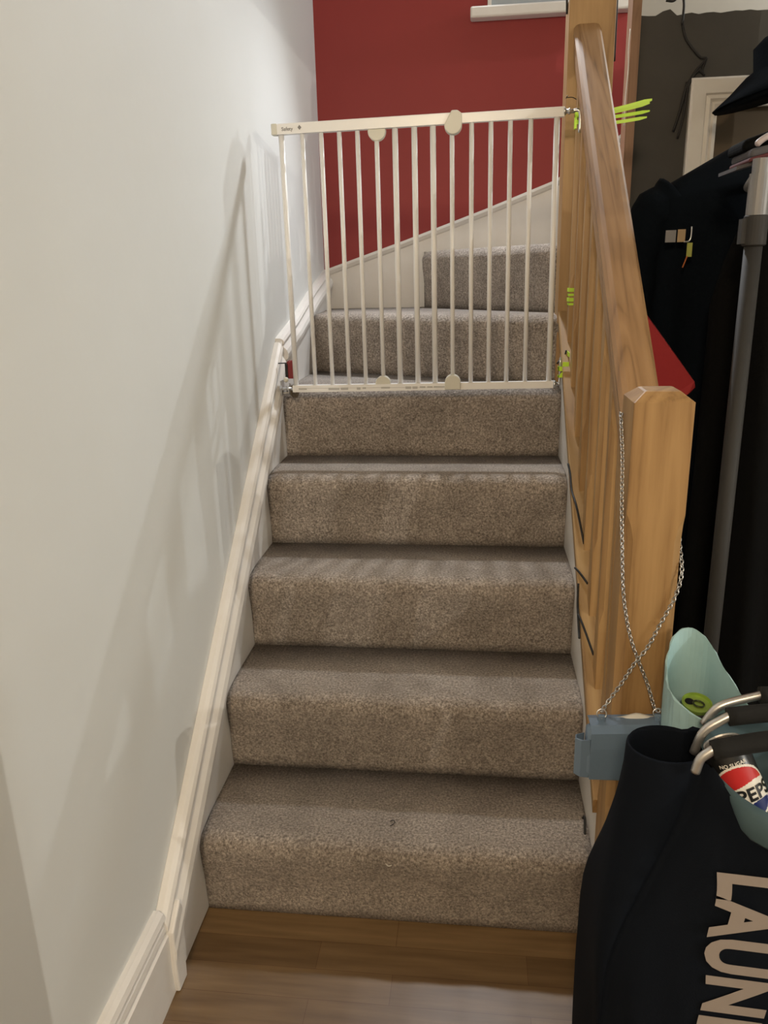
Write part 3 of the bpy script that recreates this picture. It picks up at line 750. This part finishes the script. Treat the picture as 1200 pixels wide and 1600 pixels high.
def wrap(v, s=.024, v0=cv-.0125, lift=.0011):
    u = (v.x-(mnx+mxx)/2)*s+(.016 if s > .01 else 0); a = u/r_-math.pi/2
    return cm @ Vector(((r_+lift)*math.cos(a), (r_+lift)*math.sin(a), v0+v.y*s))
map_bm(bm, wrap); obj('lettering', bm, CB, cc)
bm = text_bm('NO SUGAR', 0.02, 0.0); xs = [v.co.x for v in bm.verts]; mnx, mxx = min(xs), max(xs)
map_bm(bm, lambda v: wrap(v, .0068, .1025, .0006)); obj('lettering', bm, CW, cc)

# other dark bottles / cans inside the bag
GR = mat('dark_green_can', (.02, .03, .012), .35)
can(.027, .14, 'drinks_can', 'dark can lying deep in the open laundry bag right of the cola can', Matrix.Translation((1.03, -.40, .535)) @ Matrix.Rotation(R(18), 4, 'Y') @ Matrix.Rotation(R(25), 4, 'X'), (CB, CB, CB))
bm = nb(); tube(bm, spline([(0.962, -.405, .695), (0.978, -.42, .688), (0.992, -.43, .676)], 5), [.002, .003, .004, .005, .005, .005, .005, .004, .004, .003, .002], 6)
tag(obj('lime_strap', bm, M['lime'], None, smooth=True), 'scrap of lime green strap beside the cola can in the laundry bag', 'strap')

# ------------------------------------------------------------------ mint bag behind
mb = thing('paper_bag', 'mint green paper bag of cans standing between the newel post and the laundry bag', 'bag', (0.94, -.2, 0))
rim = [(0.882, -.170, .690), (0.888, -.135, .715), (0.905, -.112, .745), (0.932, -.106, .752), (0.955, -.125, .738), (0.968, -.170, .715), (0.985, -.235, .690), (0.992, -.258, .670), (0.960, -.272, .658), (0.930, -.268, .668), (0.896, -.262, .684), (0.877, -.225, .692)]
rs = []
n = len(rim)
for i in range(n):
    a, b, c2, d2 = [Vector(rim[(i+k) % n]) for k in (-1, 0, 1, 2)]
    for k in range(4):
        t = k/4; rs.append(0.5*((2*b)+(c2-a)*t+(2*a-5*b+4*c2-d2)*t*t+(3*b-a-3*c2+d2)*t*t*t))
cx, cy = 0.935, -.185
bm = nb(); L = []
for t in (0, .3, .6, .8, .9, 1.0):
    L.append([(cx+(p.x-cx)*(.92+.08*t)+.0015*math.sin(i*1.9+t*11), cy+(p.y-cy)*(.92+.08*t), p.z*t) for i, p in enumerate(rs)])
for s, dz in ((.965, -.001), (.95, .03), (.93, .10), (.92, .2)):
    L.append([(cx+(p.x-cx)*s, cy+(p.y-cy)*s, p.z-dz) for p in rs])
vv = [[bm.verts.new(p) for p in l] for l in L]
for i in range(len(vv)-1):
    for j in range(len(rs)): bm.faces.new((vv[i][j], vv[i][(j+1) % len(rs)], vv[i+1][(j+1) % len(rs)], vv[i+1][j]))
bm.faces.new(vv[-1]); bm.faces.new(vv[0][::-1])
obj('bag_body', bm, M['mint'], mb, smooth=False)

# ================================================================== CLOTHES RACK
rk = thing('clothes_rack', 'grey tubular clothes rack pole beside the banister with a collar near the top', 'clothes rack', (1.062, 0.2, 0))
bm = nb(); cyl(bm, (1.062, .2, 0.0), (1.062, .2, 1.36), .0155, 24); obj('lower_pole', bm, M['pole2'], rk, smooth=True)
bm = nb(); tube(bm, [(1.062, .2, 1.358), (1.062, .2, 1.36), (1.062, .2, 1.408), (1.062, .2, 1.410)], [.018, .0205, .0205, .018], 24); box(bm, 1.036, 1.050, .19, .21, 1.362, 1.404)
obj('collar', bm, M['pole2'], rk, smooth=False)
bm = nb(); cyl(bm, (1.062, .2, 1.40), (1.062, .2, 1.478), .0185, 24); cyl(bm, (1.062, .2, 1.476), (1.062, .2, 1.502), .0155, 24); o = obj('upper_pole', bm, M['pole'], rk, smooth=False)
bm = nb(); cyl(bm, (1.062, .20, 1.485), (1.30, 1.14, 1.485), .011, 16); cyl(bm, (1.30, 1.14, 0), (1.30, 1.14, 1.50), .0155, 16); obj('hanging_rail', bm, M['pole'], rk, smooth=True)
bm = nb(); cyl(bm, (1.062, .2, .06), (1.30, 1.14, .06), .010, 12); obj('base_bar', bm, M['pole2'], rk, smooth=True)

def garment(name, label, cat, cx, cy, ztop, w, dep, hem, m, slope=.07, sleeve=True, yaw=0, seed=0, hem_w=1.1, neck=.05, lean=0, trim=None):
    t = thing(name, label, cat, (cx, cy, hem), 'clothes hanging on the rack')
    rn = random.Random(seed); rot = Matrix.Translation((cx, cy, 0)) @ Matrix.Rotation(yaw, 4, 'Z')
    bm = nb(); L = []
    lv = [0, .008, .03, .06, .09, .13, .2, .3, .45, .6, .75, .9, 1.0]
    Ht = ztop-hem; n = 56
    for s in lv:
        z = ztop-Ht*s
        drop = min(1, (s*Ht)/slope) if slope else 1
        hw = (neck+(w/2-neck)*min(1, drop)) * (1+(hem_w-1)*s); hd = dep/2*(.35+.65*min(1, s*Ht/.09))
        row = []
        for k in range(n):
            a = 2*math.pi*k/n; ca, sa = math.cos(a), math.sin(a)
            x = hw*math.copysign(abs(ca)**.7, ca); y = hd*math.copysign(abs(sa)**.8, sa)
            y += (.016*math.sin(x*38+seed)+.009*math.sin(x*71+seed*2+z*3))*min(1, s*3)*(1.0)
            x += lean*s
            row.append(rot @ Vector((x, y, z)))
        L.append(row)
    loft(bm, L); obj('garment_body', bm, m, t, smooth=True)
    if sleeve:
        for sg in (-1, 1):
            bm = nb()
            p = [(sg*(w/2-.045), 0, ztop-slope-.02), (sg*(w/2+.01), -.005, ztop-slope-.07), (sg*(w/2+.035), -.012, ztop-slope-.22), (sg*(w/2+.03), -.03, ztop-slope-.42), (sg*(w/2+.012), -.05, ztop-slope-.58)]
            q = [rot @ Vector((a+lean*.5, b, c)) for a, b, c in p]; sp = spline(q, 6)
            tube(bm, sp, [(.058-.018*i/len(sp))*(1+.07*math.sin(i*1.7+seed)) for i in range(len(sp))], 18)
            obj('sleeve', bm, m, t, smooth=True)
    return t
garment('coat', 'long dark navy coat with broad shoulders hanging furthest back on the rack', 'coat', 1.20, .62, 1.588, .46, .17, .25, M['coat'], seed=1, slope=.10)
rc = thing('shirt', 'dark red garment hem peeking out between handrail and black clothes', 'shirt', (1.0, .40, .95), 'clothes hanging on the rack')
bm = nb(); pts = [(.866, 1.30), (.900, 1.262), (.937, 1.216), (.962, 1.187), (.995, 1.142), (1.031, 1.093), (1.034, 1.080), (1.020, 1.066), (.985, 1.050), (.950, 1.035), (.866, .99)]
loft(bm, [[(.955+(x-.955)*q, y_+.012*math.sin(x*60), 1.12+(z-1.12)*q) for x, z in pts] for y_, q in ((.385, .96), (.392, 1.0), (.405, 1.0), (.412, .96))])
obj('garment_body', bm, M['redcl'], rc, smooth=False)
garment('sweater', 'black garment hanging just behind the rack pole', 'sweater', 1.19, .42, 1.50, .26, .10, .25, M['coat2'], seed=3, slope=.22, sleeve=False, hem_w=1.12)
garment('trousers', 'long black garment hanging nearest the pole and falling towards the floor', 'trousers', 1.20, .29, 1.46, .22, .09, .10, M['coat2'], seed=7, slope=.05, sleeve=False, hem_w=1.0)
# folded top layer over the rail: striped knit and pink hanger
kn = thing('folded_knitwear', 'grey and maroon striped knitwear hung over the rail top at the frame edge', 'knitwear', (1.12, .30, 1.50))
def layer(xs, y0, y1, z0, z1, sl):
    bm = nb(); loft(bm, [[(x, y, z+(x-1.045)*sl) for y, z in ((y0, z0), (y0, z1), (y1, z1), (y1, z0))] for x in xs]); return bm
bevel(obj('grey_layer', layer((1.046, 1.08, 1.12, 1.17), .215, .33, 1.5045, 1.520, .20), M['greycl'], kn), .006, 3)
o = obj('maroon_layer', layer((1.044, 1.08, 1.12, 1.17), .213, .33, 1.498, 1.5055, .25), M['redtrim'], kn); o['label'] = 'maroon stripe'; bevel(o, .003)
o = obj('grey_edge', layer((1.026, 1.08, 1.12, 1.17), .222, .33, 1.4925, 1.4985, .28), M['greycl'], kn)
bevel(obj('black_fold', layer((1.040, 1.08, 1.12, 1.17), .24, .34, 1.519, 1.540, .32), M['coat2'], kn), .008, 3)
bm = nb(); tube(bm, spline([(1.050, .205, 1.524), (1.060, .205, 1.533), (1.08, .208, 1.542), (1.13, .21, 1.552)], 5), [.003]+[.0055]*15, 10)
tag(obj('clothes_hanger', bm, M['hanger'], None, smooth=True), 'pale pink plastic clothes hanger end at the right frame edge', 'clothes hanger')
# tags
def card(label, x, y, z, s):
    t = thing('price_tag', label, 'tag', (x, y, z), 'tan tags on the clothes')
    bm = nb(); box(bm, x-.009*s, x+.006*s, y, y+.0015, z-.013*s, z+.011*s); obj('card', bm, M['tan'], t)
    bm = nb(); box(bm, x-.032*s, x-.012*s, y+.001, y+.004, z-.013*s, z+.010*s); obj('clip', bm, M['pole'], t)
    bm = nb(); tube(bm, spline([(x+.017*s, y, z+.016*s), (x+.017*s, y, z-.004*s), (x+.013*s, y, z-.012*s), (x+.004*s, y, z-.013*s)], 5), .0016*s, 8); obj('hook', bm, M['steel'], t, smooth=True)
card('tan tag with steel hook on the dark clothes left of the pole', 1.012, .512, 1.391, 1.08)
card('tan tag with steel hook just right of the pole collar', 1.120, .352, 1.402, 1.05)
yt = thing('yellow_tag', 'small yellow green tag with orange string on the dark clothes', 'tag', (1.03, .51, 1.35))
bm = nb(); box(bm, 1.024, 1.035, .512, .5135, 1.346, 1.375); obj('card', bm, M['yel'], yt)
bm = nb(); cyl(bm, (1.026, .512, 1.348), (1.018, .512, 1.324), .0014, 6); obj('string', bm, mat('orange_string', (.45, .12, .02), .7), yt)

# ================================================================== hat + cable
ht = thing('hat', 'black wide brimmed hat hanging in front of the white door frame', 'hat', (1.36, 1.10, 1.79))
bm = nb(); mtx = Matrix.Translation((1.40, 1.09, 1.775)) @ Matrix.Rotation(R(-14), 4, 'Y')
lathe(bm, [(.196, -.001), (.198, .002), (.15, .028), (.105, .058), (.085, .066), (.078, .12), (.05, .138), (.01, .14), (.01, .13), (.05, .125), (.07, .055), (.10, .030), (.15, .008), (.194, -.004)], mtx, 40)
obj('brim_and_crown', bm, M['coat'], ht, smooth=True)
bm = nb(); cyl(bm, (1.40, 1.299, 1.845), (1.40, 1.13, 1.852), .006, 10); o = obj('peg', bm, M['blk'], ht)
bm = nb()
for p in ([(1.128, 1.29, 2.10), (1.148, 1.29, 2.05), (1.150, 1.292, 2.01), (1.149, 1.292, 1.99)],
          [(1.10, 1.292, 2.052), (1.12, 1.292, 2.05), (1.132, 1.292, 2.06)],
          [(1.150, 1.292, 1.99), (1.165, 1.293, 1.95), (1.205, 1.292, 1.905), (1.222, 1.285, 1.897), (1.195, 1.288, 1.865), (1.172, 1.29, 1.82), (1.160, 1.29, 1.76), (1.147, 1.292, 1.71)],
          [(1.222, 1.285, 1.897), (1.215, 1.288, 1.87), (1.222, 1.288, 1.855), (1.205, 1.286, 1.868), (1.180, 1.288, 1.83), (1.172, 1.288, 1.75), (1.160, 1.29, 1.69)],
          [(1.175, 1.29, 1.84), (1.166, 1.29, 1.78), (1.152, 1.292, 1.73)]):
    tube(bm, spline(p, 6), .0035, 8)
tag(obj('cable', bm, M['blk'], None, smooth=True), 'bunch of black cables draped down the dark wall beside the door frame', 'cable')

# small things
bm = nb(); L = []
for p in spline([(0.8030, 1.075, 1.975), (0.8020, 1.075, 2.028), (0.812, 1.075, 2.034), (0.918, 1.075, 2.034), (0.9275, 1.06, 2.026), (0.9275, 1.045, 1.95), (0.9275, 1.042, 1.85)], 6):
    L.append(p)
tube(bm, L, [.0028]*len(L), 8)
tag(obj('strap', bm, M['blk'], None, smooth=True), 'black strap draped over the top of the upper newel post', 'strap')
bm = nb(); tube(bm, spline([(1.0045, 1.286, 1.985), (1.003, 1.286, 1.93), (1.0055, 1.286, 1.88), (1.002, 1.286, 1.80), (1.003, 1.286, 1.73)], 6), .0016, 6)
tag(obj('string', bm, M['tissue'], None, smooth=True), 'thin white string hanging down the edge of the brown timber post', 'string')
bm = nb(); tube(bm, spline([(0.398, -.0225, .166), (0.402, -.024, .162), (0.408, -.024, .163), (0.412, -.0225, .168)], 5), .0009, 6)
tag(obj('lint_thread', bm, M['tissue'], None, smooth=True), 'curl of white lint stuck to the lowest riser', 'lint')
bm = nb(); tube(bm, spline([(0.398, .062, .2025), (0.405, .066, .2025), (0.409, .060, .2025), (0.405, .052, .2025), (0.400, .048, .2025)], 5), .0009, 6)
tag(obj('hair_curl', bm, M['blk'], None, smooth=True), 'small dark curl of hair lying on the lowest tread', 'hair')
bm = nb(); bmesh.ops.create_icosphere(bm, subdivisions=1, radius=.0035, matrix=Matrix.Translation((-0.004, -.178, .0028)) @ Matrix.Diagonal((1.6, 1, .7, 1)))
tag(obj('crumb', bm, M['tissue'], None), 'white crumb on the floor by the foot of the left stringer', 'crumb')
